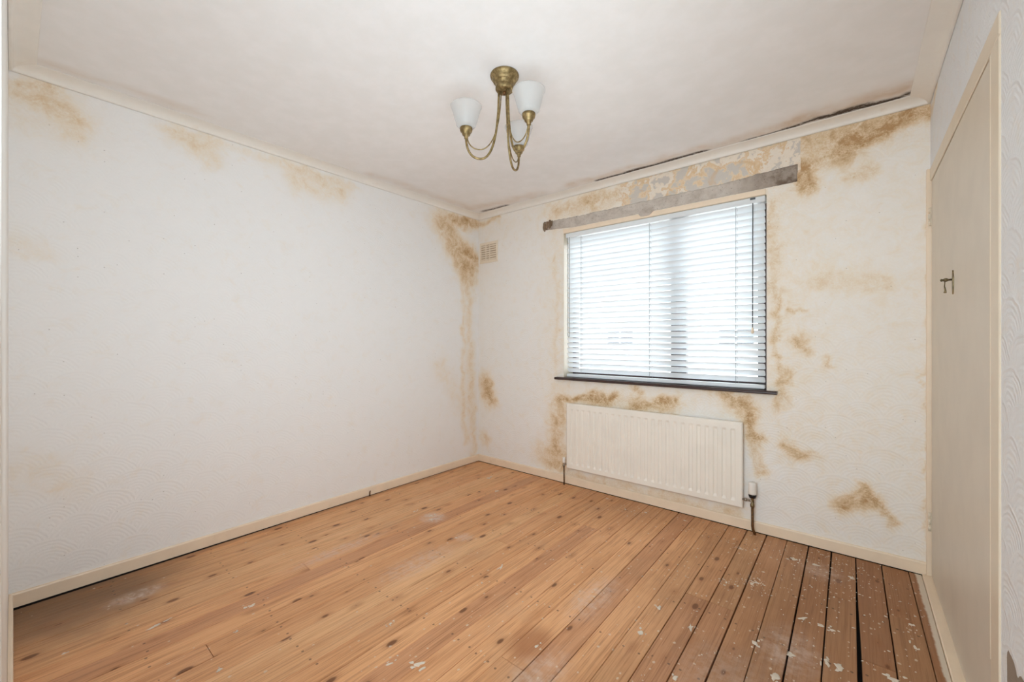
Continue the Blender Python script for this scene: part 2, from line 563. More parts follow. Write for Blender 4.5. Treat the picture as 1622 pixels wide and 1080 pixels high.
    return n.fin(col, rough, normal=n.bump(hg, .22, .0012), spec=.35)


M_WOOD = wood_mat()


def lintel_mat():
    n = NT('old_concrete_lintel')
    c = n.coord()
    s = n.sep(c)
    n1 = n.noise(c, 14, 8, .65); n2 = n.noise(c, 90, 5, .7)
    col = n.ramp(n1, [(.3, srgb(170, 157, 144)), (.5, srgb(192, 181, 170)), (.7, srgb(206, 197, 187))])
    edge = n.math('MAXIMUM', n.maprange(s[0], 2.2, 2.55, 0, 1), n.maprange(s[0], .95, .82, 0, 1))
    col = n.mix(n.math('MULTIPLY', edge, n.maprange(n1, .35, .62, .3, .95)), col, srgb(104, 84, 66))
    col = n.mix(n.maprange(n2, .6, .68, 0, .75), col, srgb(84, 66, 52))
    return n.fin(col, .9, normal=n.bump(n.math('ADD', n1, n.math('MULTIPLY', n2, .5)), .6, .006))


M_LINTEL = lintel_mat()
M_SPLAT = paint('dried_white_paint', srgb(220, 207, 190), .55, .08)

# ------------------------------------------------------------------ room dimensions
W, D, H = 3.145, 2.939, 2.395          # width (x), depth (-y), height
OX0, OX1, OZ0, OZ1 = 0.988, 2.440, 0.872, 2.068   # window opening
CD, CC = 0.035, 0.080                  # coving drop and projection

WB = [(0.086,0.779,0.153,0.614,0.079,0.9),(0.069,0.25,0.103,0.181,0.055,0.35),(0.957,0.676,1.452,0.76,0.04,1.0),(1.616,0.834,1.631,0.775,0.028,0.6),(1.578,0.677,1.89,0.761,0.032,0.9),(1.208,0.668,1.855,0.688,0.056,0.4),(0.944,0.643,0.906,0.132,0.085,0.6),(0.789,0.203,0.969,0.213,0.096,0.5),(1.061,0.074,2.288,0.088,0.054,0.45),(2.26,0.82,2.324,0.738,0.06,0.7),(2.324,0.699,2.376,0.587,0.043,0.9),(2.365,0.586,2.393,0.376,0.035,0.5),(2.479,1.401,2.488,0.908,0.019,0.45),(2.466,1.994,2.475,1.401,0.034,0.3),(2.542,0.979,2.508,0.777,0.03,0.45),(2.524,0.549,2.631,0.508,0.048,0.65),(2.794,0.282,2.89,0.323,0.055,0.75),(2.895,0.358,3.001,0.244,0.03,0.65),(2.592,1.169,2.631,1.144,0.037,0.6),(2.733,1.074,2.736,1.024,0.028,0.5),(2.57,1.366,2.634,1.341,0.015,0.5),(2.705,1.539,2.971,1.486,0.062,0.25),(2.57,2.317,3.136,2.319,0.068,0.45),(2.803,2.262,2.971,2.287,0.054,0.8),(2.622,2.177,2.83,2.212,0.064,0.55),(2.959,2.301,3.141,2.336,0.039,0.85),(2.83,2.08,2.901,2.096,0.031,0.4),(2.61,2.195,2.652,2.075,0.044,0.75),(0.906,1.919,0.919,0.906,0.021,0.15),(0.906,2.282,1.208,2.292,0.073,0.35),(1.208,2.292,1.578,2.305,0.068,0.5),(3.141,1.805,3.143,0.163,0.008,0.4),(0.0,2.34,0.266,2.334,0.03,0.5),(1.72,0.355,2.216,0.199,0.034,0.15),(2.102,0.923,2.252,0.771,0.057,0.3)]
LB = [(-0.454,2.252,-0.112,1.841,0.129,0.75),(-0.356,2.286,-0.017,2.337,0.066,0.9),(-0.196,2.04,-0.052,1.972,0.079,1.0),(-0.138,1.838,-0.07,0.068,0.049,0.38),(-0.221,1.768,-0.18,0.211,0.03,0.35),(-0.356,1.984,-0.196,1.86,0.071,0.5),(-2.854,2.262,-2.746,2.206,0.088,0.5),(-2.341,2.311,-2.196,2.264,0.071,0.4),(-1.723,2.25,-1.44,2.25,0.087,0.35),(-2.9,1.623,-2.854,1.575,0.051,0.22),(-2.891,0.609,-2.736,0.483,0.076,0.15),(-2.46,2.338,-1.319,2.312,0.035,0.2),(-0.469,0.946,-0.237,0.578,0.093,0.2),(-2.909,2.35,-2.816,2.337,0.026,0.4)]
CM = [(1.345,-0.092,2.105,-0.09,0.014,1.0),(1.567,-0.098,1.9,-0.094,0.016,0.8),(2.567,-0.088,2.712,-0.105,0.014,1.0),(2.685,-0.108,3.004,-0.085,0.02,1.2),(2.793,-0.122,2.898,-0.115,0.02,1.0),(2.996,-0.085,3.075,-0.12,0.014,1.0),(2.344,-0.083,2.567,-0.088,0.007,0.8),(0.16,-0.098,0.44,-0.088,0.022,0.7)]
CBR = [(1.144,-0.14,2.601,-0.13,0.057,0.45),(2.574,-0.15,3.094,-0.18,0.07,0.6),(0.239,-0.2,0.834,-0.14,0.076,0.35),(0.12,-2.859,0.14,-2.295,0.036,0.3),(0.13,-1.252,0.13,-0.26,0.05,0.3)]


def capsules(P, Q, segs):
    out = np.zeros_like(P)
    for x1, y1, x2, y2, r, s in segs:
        dx, dy = x2 - x1, y2 - y1
        L2 = dx * dx + dy * dy + 1e-9
        t = np.clip(((P - x1) * dx + (Q - y1) * dy) / L2, 0, 1)
        d2 = (P - x1 - t * dx) ** 2 + (Q - y1 - t * dy) ** 2
        out = np.maximum(out, s * np.exp(-d2 / (r * r)) ) if s >= .9 else np.maximum(out, 0) + (1 - out.clip(0, 1)) * s * np.exp(-d2 / (r * r))
    return out


def stained_grid(name, us, vs, place, mat, skip=None, brown=None, mould=None, peel=None, offset=None, flip=False, base=None):
    us = np.asarray(us); vs = np.asarray(vs)
    U, V = np.meshgrid(us, vs, indexing='ij')
    u, v = U.ravel(), V.ravel()
    z = np.zeros_like(u)
    rgba = np.zeros((len(u), 4), np.float32); rgba[:, 3] = 1
    if brown or mould:
        wu = np.array([mnoise.fractal(Vector((a * 7, b * 7, 3.3)), .8, 2.1, 4) for a, b in zip(u, v)])
        wv = np.array([mnoise.fractal(Vector((a * 7, b * 7, 9.1)), .8, 2.1, 4) for a, b in zip(u, v)])
        if brown: rgba[:, 0] = capsules(u + .045 * wu, v + .045 * wv, brown)
        if base is not None: rgba[:, 0] = np.clip(rgba[:, 0] + base(u, v), 0, 1.2)
        if mould: rgba[:, 1] = capsules(u + .02 * wu, v + .012 * wv, mould)
    if peel is not None: rgba[:, 2] = peel(u, v)
    dep = offset(u, v) if offset is not None else z
    co = place(u, v, dep)
    nu, nv = len(us), len(vs)
    faces = []
    for i in range(nu - 1):
        uc = (us[i] + us[i + 1]) / 2
        for j in range(nv - 1):
            if skip and skip(uc, (vs[j] + vs[j + 1]) / 2): continue
            a = i * nv + j
            q = (a, a + nv, a + nv + 1, a + 1)
            faces.append(q[::-1] if flip else q)
    me = bpy.data.meshes.new(name)
    me.from_pydata(co.tolist(), [], faces)
    me.update()
    at = me.attributes.new('stain', 'FLOAT_COLOR', 'POINT')
    at.data.foreach_set('color', rgba.ravel())
    uvl = me.uv_layers.new(name='UVMap')
    li = np.zeros(len(me.loops), np.int32); me.loops.foreach_get('vertex_index', li)
    uvl.data.foreach_set('uv', np.stack([u[li], v[li]], 1).astype(np.float32).ravel())
    me.materials.append(mat)
    o = bpy.data.objects.new(name, me); COL.objects.link(o)
    return o


def steps(a, b, d, *must):
    pts = [a] + sorted(must) + [b]
    out = []
    for p, q in zip(pts[:-1], pts[1:]):
        k = max(1, int(round((q - p) / d)))
        out += [p + (q - p) * i / k for i in range(k)]
    return out + [b]


def sstep(x, a, b):
    t = np.clip((x - a) / (b - a), 0, 1)
    return t * t * (3 - 2 * t)


def peel_window(u, v):
    inx = sstep(u, .95, 1.5) * .45 + sstep(u, 1.45, 1.7) * .35 + sstep(u, 1.9, 2.1) * .2
    inx = inx * (1 - sstep(u, 2.59, 2.63))
    inz = sstep(v, 2.14, 2.17) * (1 - sstep(v, 2.335, 2.375) * .35)
    return inx * inz


def yellowed(u, v):
    # old paper yellowed round the window and towards the cupboard
    near = np.maximum(0, np.maximum(np.maximum(OX0 - u, u - OX1), np.maximum(OZ0 - v, v - OZ1)))
    return .06 + .17 * np.exp(-(near / .22) ** 2) + .09 * sstep(u, 2.2, 2.8) + .08 * sstep(v, 2.0, 2.3)


def peel_right(u, v):
    # torn corner low down beside the cupboard frame: u = distance from the window wall
    top = np.interp(u, [1.33, 1.345, 1.44, 1.49, 1.6], [.1, .41, .40, .42, .44])
    return sstep(top - v, -.006, .006) * sstep(u, 1.335, 1.345)


# ------------------------------------------------------------------ walls
wall_window = stained_grid('wall_window', steps(0, W, .012, OX0, OX1), steps(0, H, .012, OZ0, OZ1),
    lambda u, v, d: np.stack([u, d, v], 1), M_WALL,
    skip=lambda a, b: OX0 < a < OX1 and OZ0 < b < OZ1, brown=WB, peel=peel_window, base=yellowed,
    offset=lambda u, v: .0025 * sstep(peel_window(u, v), .4, .6))
tag(wall_window, 'damp-stained white embossed papered wall around the window', kind='structure')
wall_left = stained_grid('wall_left', steps(-D, 0, .016), steps(0, H, .016),
    lambda u, v, d: np.stack([d, u, v], 1), M_WALL, brown=LB)
tag(wall_left, 'long plain white embossed papered wall with brown damp near the corner', kind='structure')
DZ, DY0, DY1 = 2.03, 0.0, 1.300         # cupboard opening in the side wall (distance from the window wall)
wall_right = stained_grid('wall_right', steps(0, 2.2, .02, DY1), steps(0, H, .02, DZ),
    lambda u, v, d: np.stack([W + d, -u, v], 1), M_WALL_R,
    skip=lambda a, b: a < DY1 and b < DZ, peel=peel_right,
    brown=[(0.0, 2.33, .2, 2.36, .03, .4)], offset=lambda u, v: .002 * sstep(peel_right(u, v), .4, .6))
tag(wall_right, 'white papered wall around and above the built-in cupboard doors', kind='structure')
wall_right_back = MB().box(W, -2.939, 0, W + .1, -2.2, H).build('wall_side', M_WALL_R)
tag(wall_right_back, 'end of the papered wall beyond the cupboard', kind='structure')
ceiling = stained_grid('ceiling', steps(0, W, .03), [-D + .06 * i for i in range(43)] + steps(-D + .06 * 43, 0, .008),
    lambda u, v, d: np.stack([u, v, H + d], 1), M_CEIL, brown=CBR, mould=CM)
tag(ceiling, 'plain white ceiling with black mould along the window side', kind='structure')

wall_back = MB()
wall_back.box(-.1, -3.04, -.045, 1.40, -D, H)
wall_back.box(1.40, -3.04, -.045, 2.02, -D - .002, H)
wall_back.box(2.02, -3.04, 2.03, W, -D, H)
wall_back = tag(wall_back.build('wall_back', M_WHITE), 'white wall around the open doorway seen edge-on', kind='structure')
jamb = MB().box(1.405, -2.9395, .0, 1.99, -2.9365, 2.1, .001).build('trim_5', M_WHITE)
tag(jamb, 'white painted door surround seen edge-on beside the papered wall', kind='structure')

# window reveal (inside faces of the opening)
rv = MB()
T = .22
rv.box(OX0 - .02, .0002, OZ0 - .03, OX0, T, OZ1 + .02)
rv.box(OX1, .0002, OZ0 - .03, OX1 + .02, T, OZ1 + .02)
rv.box(OX0, .0035, OZ1, OX1, T, OZ1 + .02)
rv.box(OX0, .0002, OZ0 - .03, OX1, T, OZ0 - .018)
reveal = rv.build('window_reveal', M_CREAM_PALE, wall_window)
# outer leaf that keeps daylight out
ol = MB()
ol.box(-.15, .02, -.17, OX0 - .02, .24, H + .1); ol.box(OX1 + .02, .02, -.17, W + .7, .24, H + .1)
ol.box(OX0 - .02, .02, -.17, OX1 + .02, .24, OZ0 - .02); ol.box(OX0 - .02, .02, OZ1 + .02, OX1 + .02, .24, H + .1)
outer = ol.build('outer_leaf', M_SUB, wall_window)
lo_ = MB().box(-.16, -4.75, -.17, -.01, .15, H + .1).build('outer_leaf', M_SUB, wall_left)
ro_ = MB().box(W + .55, -4.75, -.17, W + .65, .15, H + .1).build('outer_leaf', M_RENDER, wall_right)
ce_ = MB().box(-.15, -4.76, H + .01, W + .65, .16, H + .12).build('ceiling_slab', M_RENDER, ceiling)

# hall behind the open door
hall = MB()
hall.box(-.15, -4.75, -.17, W + .6, -4.65, H + .05); hall.box(.5, -4.65, -.04, .6, -3.04, H + .009)
tag(hall.build('wall_hall', M_WHITE), 'white hall walls behind the open doorway', kind='structure')

# ------------------------------------------------------------------ coving
def ring_moulding(prof, d0, d1, corner0, corner1, wall, name, mat, seg=1):
    pass


def coving(name, side, mat, label):
    # profile (projection, height) from the wall to the ceiling
    prof = [(.001, H - CD), (.006, H - CD - .001), (.012, H - CD + .003)]
    for k in range(1, 7):
        a = k / 7 * math.pi / 2
        prof.append((.012 + (CC - .018) * (1 - math.cos(a)), H - CD + .003 + (CD - .007) * math.sin(a)))
    prof += [(CC - .004, H - .004), (CC, H - .003), (CC, H - .0005)]
    mb = MB(); vs = []
    for q, z in prof:
        if side == 'left':  vs += [(q, -D + q, z), (q, -q, z)]
        if side == 'window': vs += [(q, -q, z), (W - q, -q, z)]
        if side == 'right': vs += [(W - q, -q, z), (W - q, -D + q, z)]
        if side == 'back': vs += [(q, -D + q, z), (W - q, -D + q, z)]
    fs = [(2 * i, 2 * i + 1, 2 * i + 3, 2 * i + 2) for i in range(len(prof) - 1)]
    mb.add(vs, fs, True)
    o = mb.build(name, mat)
    return tag(o, label, kind='structure')


coving('trim_1', 'left', M_COVE, 'cream coving above the long plain wall')
coving('trim_2', 'window', M_COVE, 'cream coving above the window with mould along its top')
coving('trim_3', 'right', M_COVE, 'white coving above the cupboard doors')
coving('trim_4', 'back', M_COVE, 'white coving above the doorway wall')

# ------------------------------------------------------------------ baseboards
def skirting(name, side, x0, x1, label):
    t, h, z0 = .015, .0655, .004
    prof = [(.0005, z0), (t, z0), (t, h - .006), (t - .002, h - .002), (t - .006, h), (.0005, h)]
    vs = []
    for q, z in prof:
        if side == 'left': vs += [(q, -D + q * .9, z), (q, -q, z)]
        if side == 'window': vs += [(q, -q, z), (x1, -q, z)]
        if side == 'back': vs += [(q, -D + q * .9, z), (x1, -D + q * .9, z)]
    n = len(prof)
    fs = [(2 * i, 2 * i + 1, (2 * i + 3) % (2 * n), (2 * i + 2) % (2 * n)) for i in range(n)]
    fs += [tuple(range(0, 2 * n, 2)), tuple(range(1, 2 * n, 2))]
    return tag(MB().add(vs, fs).build(name, M_CREAM, None), label, kind='structure')


skirting('baseboard_left', 'left', 0, 0, 'cream skirting board along the long plain wall')
skirting('baseboard_window', 'window', 0, W - .0165, 'cream skirting board under the window and radiator')
skirting('baseboard_back', 'back', 0, 1.40, 'cream skirting board of the doorway wall')

# ------------------------------------------------------------------ floor
floor = MB().box(-.1, -4.7, -.16, W + .6, .1, -.045).build('floor', M_SUB)
tag(floor, 'worn sanded pine floorboards with knots, gaps and white paint specks', kind='structure')
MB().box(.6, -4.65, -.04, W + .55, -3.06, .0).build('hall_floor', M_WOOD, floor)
PITCH = .1035
SH = .0095          # the boards run a touch off square


def board(x0, x1, y0, y1, dz, gap0, gap1):
    """x0..x1 at y=0, sheared; y0 > y1; gap0/gap1: gaps (half) on the two sides at each end"""
    b = .0016
    vs = []
    ny = 3
    for k in range(ny):
        y = y0 + (y1 - y0) * k / (ny - 1)
        s = -SH * y
        g0 = gap0(y); g1 = gap1(y)
        a, c = x0 + s + g0, x1 + s - g1
        a = max(a, .006)
        c = min(max(c, a + .012), 3.112 if x1 > 3.06 else 9)
        vs += [(a, y, -.022), (a, y, dz - b), (a + b, y, dz), (c - b, y, dz), (c, y, dz - b), (c, y, -.022)]
    fs = []
    for k in range(ny - 1):
        for i in range(6):
            j = (i + 1) % 6
            fs.append((k * 6 + i, k * 6 + j, (k + 1) * 6 + j, (k + 1) * 6 + i))
    fs += [tuple(range(5, -1, -1)), tuple((ny - 1) * 6 + i for i in range(6))]
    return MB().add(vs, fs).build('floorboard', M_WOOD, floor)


seams = [3.064 - PITCH * k for k in range(30)]
seams = [3.16] + seams + [.0]
JOINT = {2.754: [-.512], 2.857: [-.926], 2.96: [-.52], 2.236: [-.922], 2.339: [-.922], 1.82: [-1.765], 1.2: [-1.1], .58: [-1.95], 1.51: [-.6], 1.72: [-2.3], .27: [-.85], .89: [-2.45]}


def gapf(x):
    base = .0011 if x < 2.2 else .0019
    if abs(x - 2.857) < .02:
        return lambda y: .0022 + .0062 * float(np.clip((-y - .42) / .25, 0, 1))
    if abs(x - 2.754) < .02:
        return lambda y: .0036 if y > -.5 else .002
    if abs(x - 2.65) < .02 or abs(x - 2.443) < .02:
        return lambda y: .003
    if abs(x - 1.925) < .02:
        return lambda y: .0022
    w = base * (.6 + .8 * rng.random())
    return lambda y: w


GF = [gapf(x) for x in seams]
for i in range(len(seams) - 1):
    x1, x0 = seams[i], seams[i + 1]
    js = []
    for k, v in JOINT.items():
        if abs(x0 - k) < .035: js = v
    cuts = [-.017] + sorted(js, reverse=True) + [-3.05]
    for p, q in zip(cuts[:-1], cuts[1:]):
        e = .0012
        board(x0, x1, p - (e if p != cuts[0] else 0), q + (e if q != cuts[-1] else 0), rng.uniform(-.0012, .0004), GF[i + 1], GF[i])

# dried paint blobs on the boards
def splat(x, y, rx, ry, ang=0.0, z=.0012, k=11):
    vs = [(x, y, z + .0007)]
    for ring, f in ((0, .72), (1, 1.0)):
        for i in range(k):
            a = 2 * math.pi * i / k
            r = f * (1 + .75 * mnoise.noise(Vector((math.cos(a) * 1.3 + x * 31, math.sin(a) * 1.3 + y * 17, ring * .1))))
            u, v = rx * r * math.cos(a), ry * r * math.sin(a)
            ca, sa = math.cos(ang), math.sin(ang)
            vs.append((x + u * ca - v * sa, y + u * sa + v * ca, z + (.0006 if ring == 0 else -.0012)))
    fs = [(0, 1 + i, 1 + (i + 1) % k) for i in range(k)]
    fs += [(1 + i, 1 + k + i, 1 + k + (i + 1) % k, 1 + (i + 1) % k) for i in range(k)]
    return vs, fs


BLOBS = [(.632,-2.55,.013,.028,.2),(.565,-2.804,.006,.012,.3),(1.105,-2.455,.012,.013,0),(.793,-2.248,.013,.02,.5),(.929,-2.349,.004,.012,.6),(1.632,-1.986,.018,.03,-.5),(1.55,-2.054,.008,.02,-.4),(1.368,-1.925,.008,.012,0),(1.437,-1.302,.006,.045,.5),
    (2.189,-1.114,.012,.017,.5),(2.188,-1.311,.02,.022,0),(2.335,-1.154,.008,.04,.35),(2.372,-1.45,.012,.02,0),(2.555,-1.085,.014,.02,.4),(1.91,-1.641,.008,.01,0),
    (2.598,-.241,.02,.03,.3),(2.744,-.794,.02,.016,.2),(2.683,-.79,.007,.036,-.7),(2.776,-1.031,.011,.03,.3),(2.812,-1.029,.018,.028,.4),(2.671,-1.069,.009,.025,-1.0),(2.554,-1.082,.012,.016,.3),(2.839,-.265,.022,.01,-.2),(2.784,-.801,.016,.012,0),(3.035,-.551,.018,.008,0),(3.033,-.721,.01,.022,.4),(2.957,-.977,.03,.018,.1),(2.64,-1.225,.02,.03,0),(2.699,-.239,.03,.01,.1),
    (.516,-1.161,.008,.022,.4),(.697,-.503,.016,.02,0),(.435,-.317,.012,.035,-.4),(.66,-1.13,.02,.012,.2),(.71,-1.17,.014,.018,.4),(1.02,-1.24,.008,.012,0),(2.49,-.62,.012,.01,0),(2.47,-.65,.01,.012,.4),(2.372,-.71,.006,.014,.2),(2.36,-.3,.014,.008,0),(2.42,-.26,.012,.007,.3),(2.3,-.2,.01,.006,0),(1.75,-.16,.016,.006,.2),(1.62,-.2,.01,.007,0),(1.43,-.1,.02,.006,0),(2.0,-.12,.014,.006,.1)]
for x, y, rx, ry, a in BLOBS:
    vs, fs = splat(x, y, rx * .62, ry * .62, a)
    q = MB().add(vs, fs)
    for k in range(rng.randint(2, 5)):
        g = rng.uniform(.15, .4)
        vs, fs = splat(x + rx * rng.gauss(0, .8), y + ry * rng.gauss(0, 1.0), rx * g, ry * g * rng.uniform(.6, 1.4), a + rng.uniform(-.6, .6), k=7)
        q.add(vs, fs)
    q.build('paint_blob', M_SPLAT, floor)
fk = MB()
for _ in range(300):
    x = 3.06 - abs(rng.gauss(0, .62)); y = -.06 - rng.random() ** 1.3 * 1.6
    if x < .3: continue
    r = .001 + .0026 * rng.random() ** 2.4
    vs, fs = splat(x, y, r * rng.uniform(.6, 1.2), r * rng.uniform(.8, 2.4), rng.uniform(-1.6, 1.6), k=6)
    fk.add(vs, fs)
for cx_, cy_, sp, nn in ((2.475, -.63, .035, 60), (2.38, -.71, .03, 22), (1.7, -.2, .1, 25), (2.35, -.25, .08, 35), (2.85, -.45, .2, 70), (2.7, -.2, .12, 40)):
    for _ in range(nn):
        r = .001 + .0022 * rng.random() ** 2
        vs, fs = splat(cx_ + rng.gauss(0, sp), min(-.03, cy_ + rng.gauss(0, sp)), r, r * rng.uniform(.8, 2), rng.uniform(-1.6, 1.6), k=6)
        fk.add(vs, fs)
o = fk.build('paint_speck', M_SPLAT, floor); o['kind'] = 'stuff'
# brown pipe stub poking up by the skirting of the long wall
st = MB().tube([(.022, -1.199, -.02), (.022, -1.199, .03)], .005, 8)
st.tube([(.022, -1.199, .03), (.026, -1.196, .04)], [.005, .003], 8)
tag(st.build('pipe_stub', M_COPPER), 'short brown pipe stub standing against the skirting of the long wall', 'pipe')

# ------------------------------------------------------------------ window
win = empty('window_1', (1.714, .19, OZ0))
tag(win, 'dark brown framed window with two panes behind the white blind', kind='structure')
F0, F1 = .14, .19
JX0, JX1, MX0, MX1 = 1.025, 2.371, 1.818, 1.928
fr = MB()
fr.box(OX0, F0, OZ0, JX0, F1, OZ1, .003); fr.box(JX1, F0, OZ0, OX1, F1, OZ1, .003)
keep(fr.build('jamb', M_FRAME), win)
fr = MB(); fr.box(JX0, F0, OZ1 - .05, JX1, F1, OZ1, .003); keep(fr.build('head_rail', M_FRAME), win)
fr = MB(); fr.box(JX0, F0, OZ0, JX1, F1, OZ0 + .05, .003); keep(fr.build('bottom_frame_rail', M_FRAME), win)
fr = MB(); fr.box(MX0, F0 - .004, OZ0 + .05, MX1, F1, OZ1 - .05, .004); keep(fr.build('mullion', M_FRAME), win)
for a, b in ((JX0, MX0), (MX1, JX1)):
    keep(MB().box(a, .165, OZ0 + .05, b, .169, OZ1 - .05).build('pane', M_GLASS), win)

sill = MB()
sill.prism([(-.036, OZ0 - .017), (-.04, OZ0 - .012), (-.04, OZ0 - .004), (-.035, OZ0 + .002), (.14, OZ0 + .004), (.14, OZ0 - .017)], .919, 2.497, 'x')
sl = sill.build('window_sill', M_SILL)
tag(sl, 'thin dark brown window sill board under the blind', 'sill')
bt = MB().box(OX0 - .002, -.006, OZ1 + .0005, OX1 - .004, .003, 2.102, .002).build('window_batten', M_CREAM)
tag(bt, 'cream painted wooden batten between the lintel and the blind', 'batten')

# ------------------------------------------------------------------ lintel
lt = MB()
xs = steps(.80, 2.597, .007); vs = []; fs = []
nz = 14
for i, x in enumerate(xs):
    p = (x - .80) / (2.597 - .80)
    top = 2.192 + .006 * mnoise.noise(Vector((x * 9, 0, 0))) + .005 * mnoise.noise(Vector((x * 40, 3, 0))) + (.02 * max(0, (p - .78) / .22))
    bot = 2.1035 + .003 * abs(mnoise.noise(Vector((x * 30, 7, 0))))
    if p < .16: bot += .022 * (1 - p / .16); top += .008 * (1 - p / .16)
    for j in range(nz + 1):
        q = j / nz
        z = bot + (top - bot) * q
        y = -.007 - .004 * mnoise.fractal(Vector((x * 18, z * 18, 1.7)), 1.0, 2.0, 5)
        y -= .004 * math.exp(-((x - 1.73) / .03) ** 2)
        if j in (0, nz) or i in (0, len(xs) - 1): y = .003
        vs.append((x, y, z))
for i in range(len(xs) - 1):
    for j in range(nz):
        a = i * (nz + 1) + j
        fs.append((a, a + nz + 1, a + nz + 2, a + 1))
lt.add(vs, fs, True)
lint = lt.build('lintel', M_LINTEL)
tag(lint, 'bare rough grey lintel exposed above the window', 'lintel')
# broken knobs of old mortar at the end, and a mortar dab at mid span
M_KNOB = paint('old_mortar', srgb(140, 116, 92), .9, .2, .8, 40, srgb(70, 54, 42))
for x, z, r in ((.797, 2.158, .021), (.822, 2.162, .019), (.850, 2.168, .021), (.873, 2.171, .015)):
    b = MB(); vs = []; nn, mm = 14, 8
    for i in range(mm + 1):
        th = math.pi * i / mm
        for k in range(nn):
            ph = 2 * math.pi * k / nn
            d = Vector((math.sin(th) * math.cos(ph), math.cos(th), math.sin(th) * math.sin(ph)))
            rr = r * (1 + .35 * mnoise.noise(d * 2.2 + Vector((x * 50, 0, 0))))
            vs.append((x + d.x * rr * .8, -.002 + d.y * rr * .8, z + d.z * rr * 1.9))
    fs = [(i * nn + k, i * nn + (k + 1) % nn, (i + 1) * nn + (k + 1) % nn, (i + 1) * nn + k) for i in range(mm) for k in range(nn)]
    b.add(vs, fs, True).build('mortar_lump', M_KNOB, lint)
poly = [(1.69 + .055 * math.cos(a) * (1 + .2 * mnoise.noise(Vector((math.cos(a), math.sin(a), 2)))), 2.108 + .032 * math.sin(a) * (1 + .3 * mnoise.noise(Vector((math.cos(a) * 2, math.sin(a) * 2, 5))))) for a in [2 * math.pi * k / 18 for k in range(18)]]
MB().prism(poly, -.0105, .0005).build('mortar_dab', M_LINTEL, lint)

# ------------------------------------------------------------------ venetian blind
BX0, BX1, BY = 1.006, 2.428, .036
blind = empty('venetian_blind', (1.717, BY, OZ0))
tag(blind, 'white slatted venetian blind lowered over the window', 'blind')
hr = MB().box(BX0 - .003, BY - .03, 2.03, BX1 + .004, BY + .03, 2.066, .003)
keep(hr.build('headrail', M_SLAT), blind)
SP, SW = .0412, .0455
TILT = math.asin(.0349 / SW)


def slat_mesh():
    # flat slat with rounded corners, local x along, local y across (room edge first)
    L, w, r, t = BX1 - BX0, SW, .009, .0026
    pts = []
    for cx_, cy_, a0 in ((L - r, w / 2 - r, 0), (r, w / 2 - r, 90), (r, -w / 2 + r, 180), (L - r, -w / 2 + r, 270)):
        for k in range(4):
            a = R_(a0 + 30 * k)
            pts.append((cx_ + r * math.cos(a), cy_ + r * math.sin(a)))
    b = MB(); b.prism(pts, -t / 2, t / 2, 'z')
    me = b.mesh('slat'); me.materials.append(M_SLAT)
    return me


sm = slat_mesh()
zt = 2.006
nsl = 27
ROT = -TILT          # room edge up, outer edge down
for i in range(nsl):
    z = zt - i * SP
    o = bpy.data.objects.new('slat', sm); COL.objects.link(o)
    o.parent = blind
    o.location = (BX0 - blind.location.x, 0, z - blind.location.z)
    o.rotation_euler = (ROT + R_(rng.uniform(-1.0, 1.0)), 0, 0)
zb = zt - nsl * SP + .004
br = MB().box(BX0, BY - .022, OZ0 + .008, BX1, BY + .02, OZ0 + .032, .004)
keep(br.build('bottom_rail', M_SLAT), blind)
hx = .5 * SW * math.cos(TILT) + .002
for x in (1.14, 1.706, 2.268):
    b = MB(); b.tube([(x, BY - hx, 2.03), (x, BY - hx, OZ0 + .012)], .0011, 6)
    keep(b.build('ladder_cord', M_CORD), blind)
    b = MB(); b.tube([(x + .010, BY + hx, 2.03), (x + .010, BY + hx, OZ0 + .03)], .0016, 6)
    for i in range(nsl):
        z = zt - i * SP
        b.tube([(x + .010, BY + hx, z - .018), (x + .006, BY - hx, z + .016)], .0007, 4)
    keep(b.build('ladder_cord', M_CORD), blind)
# lift cord loop by the reveal
b = MB()
pts = [(1.022, BY - .028, 2.035), (1.022, BY - .026, 1.22)]
pts += [(1.022 + .008 * (1 - math.cos(a)), BY - .026, 1.22 - .012 * math.sin(a)) for a in [math.pi * k / 8 for k in range(1, 9)]]
pts += [(1.038, BY - .028, 2.035)]
b.tube(pts, .0016, 6)
keep(b.build('lift_cord', M_CORD), blind)
b = MB().tube([(2.366, BY - .030, 2.03), (2.364, BY - .028, 1.25)], .0028, 8)
wand = keep(b.build('tilt_wand', M_WAND), blind)
b = MB().lathe([(.001, 1.262), (.005, 1.255), (.008, 1.23), (.006, 1.222), (.001, 1.221)], (2.364, BY - .028, 0), 12)
tz = b.build('tassel', M_CREAM); tz.parent = wand
b = MB().box(2.352, BY - .036, 2.052, 2.380, BY - .029, 2.062)
cl = b.build('wand_clip', M_WAND); cl.parent = wand

# ------------------------------------------------------------------ radiator
rad = empty('radiator', (1.69, -.05, .14))
tag(rad, 'long low cream panel radiator under the window', 'radiator')
RX0, RX1, RZ0, RZ1, RY = 1.052, 2.322, .146, .672, -.064
NF = 24


def flute(x):
    m = .028
    if x < RX0 + m or x > RX1 - m: return 0
    p = ((x - RX0 - m) / (RX1 - RX0 - 2 * m) * NF) % 1.0
    d = abs(p - .5)
    return float(np.clip((.28 - d) / .13, 0, 1))


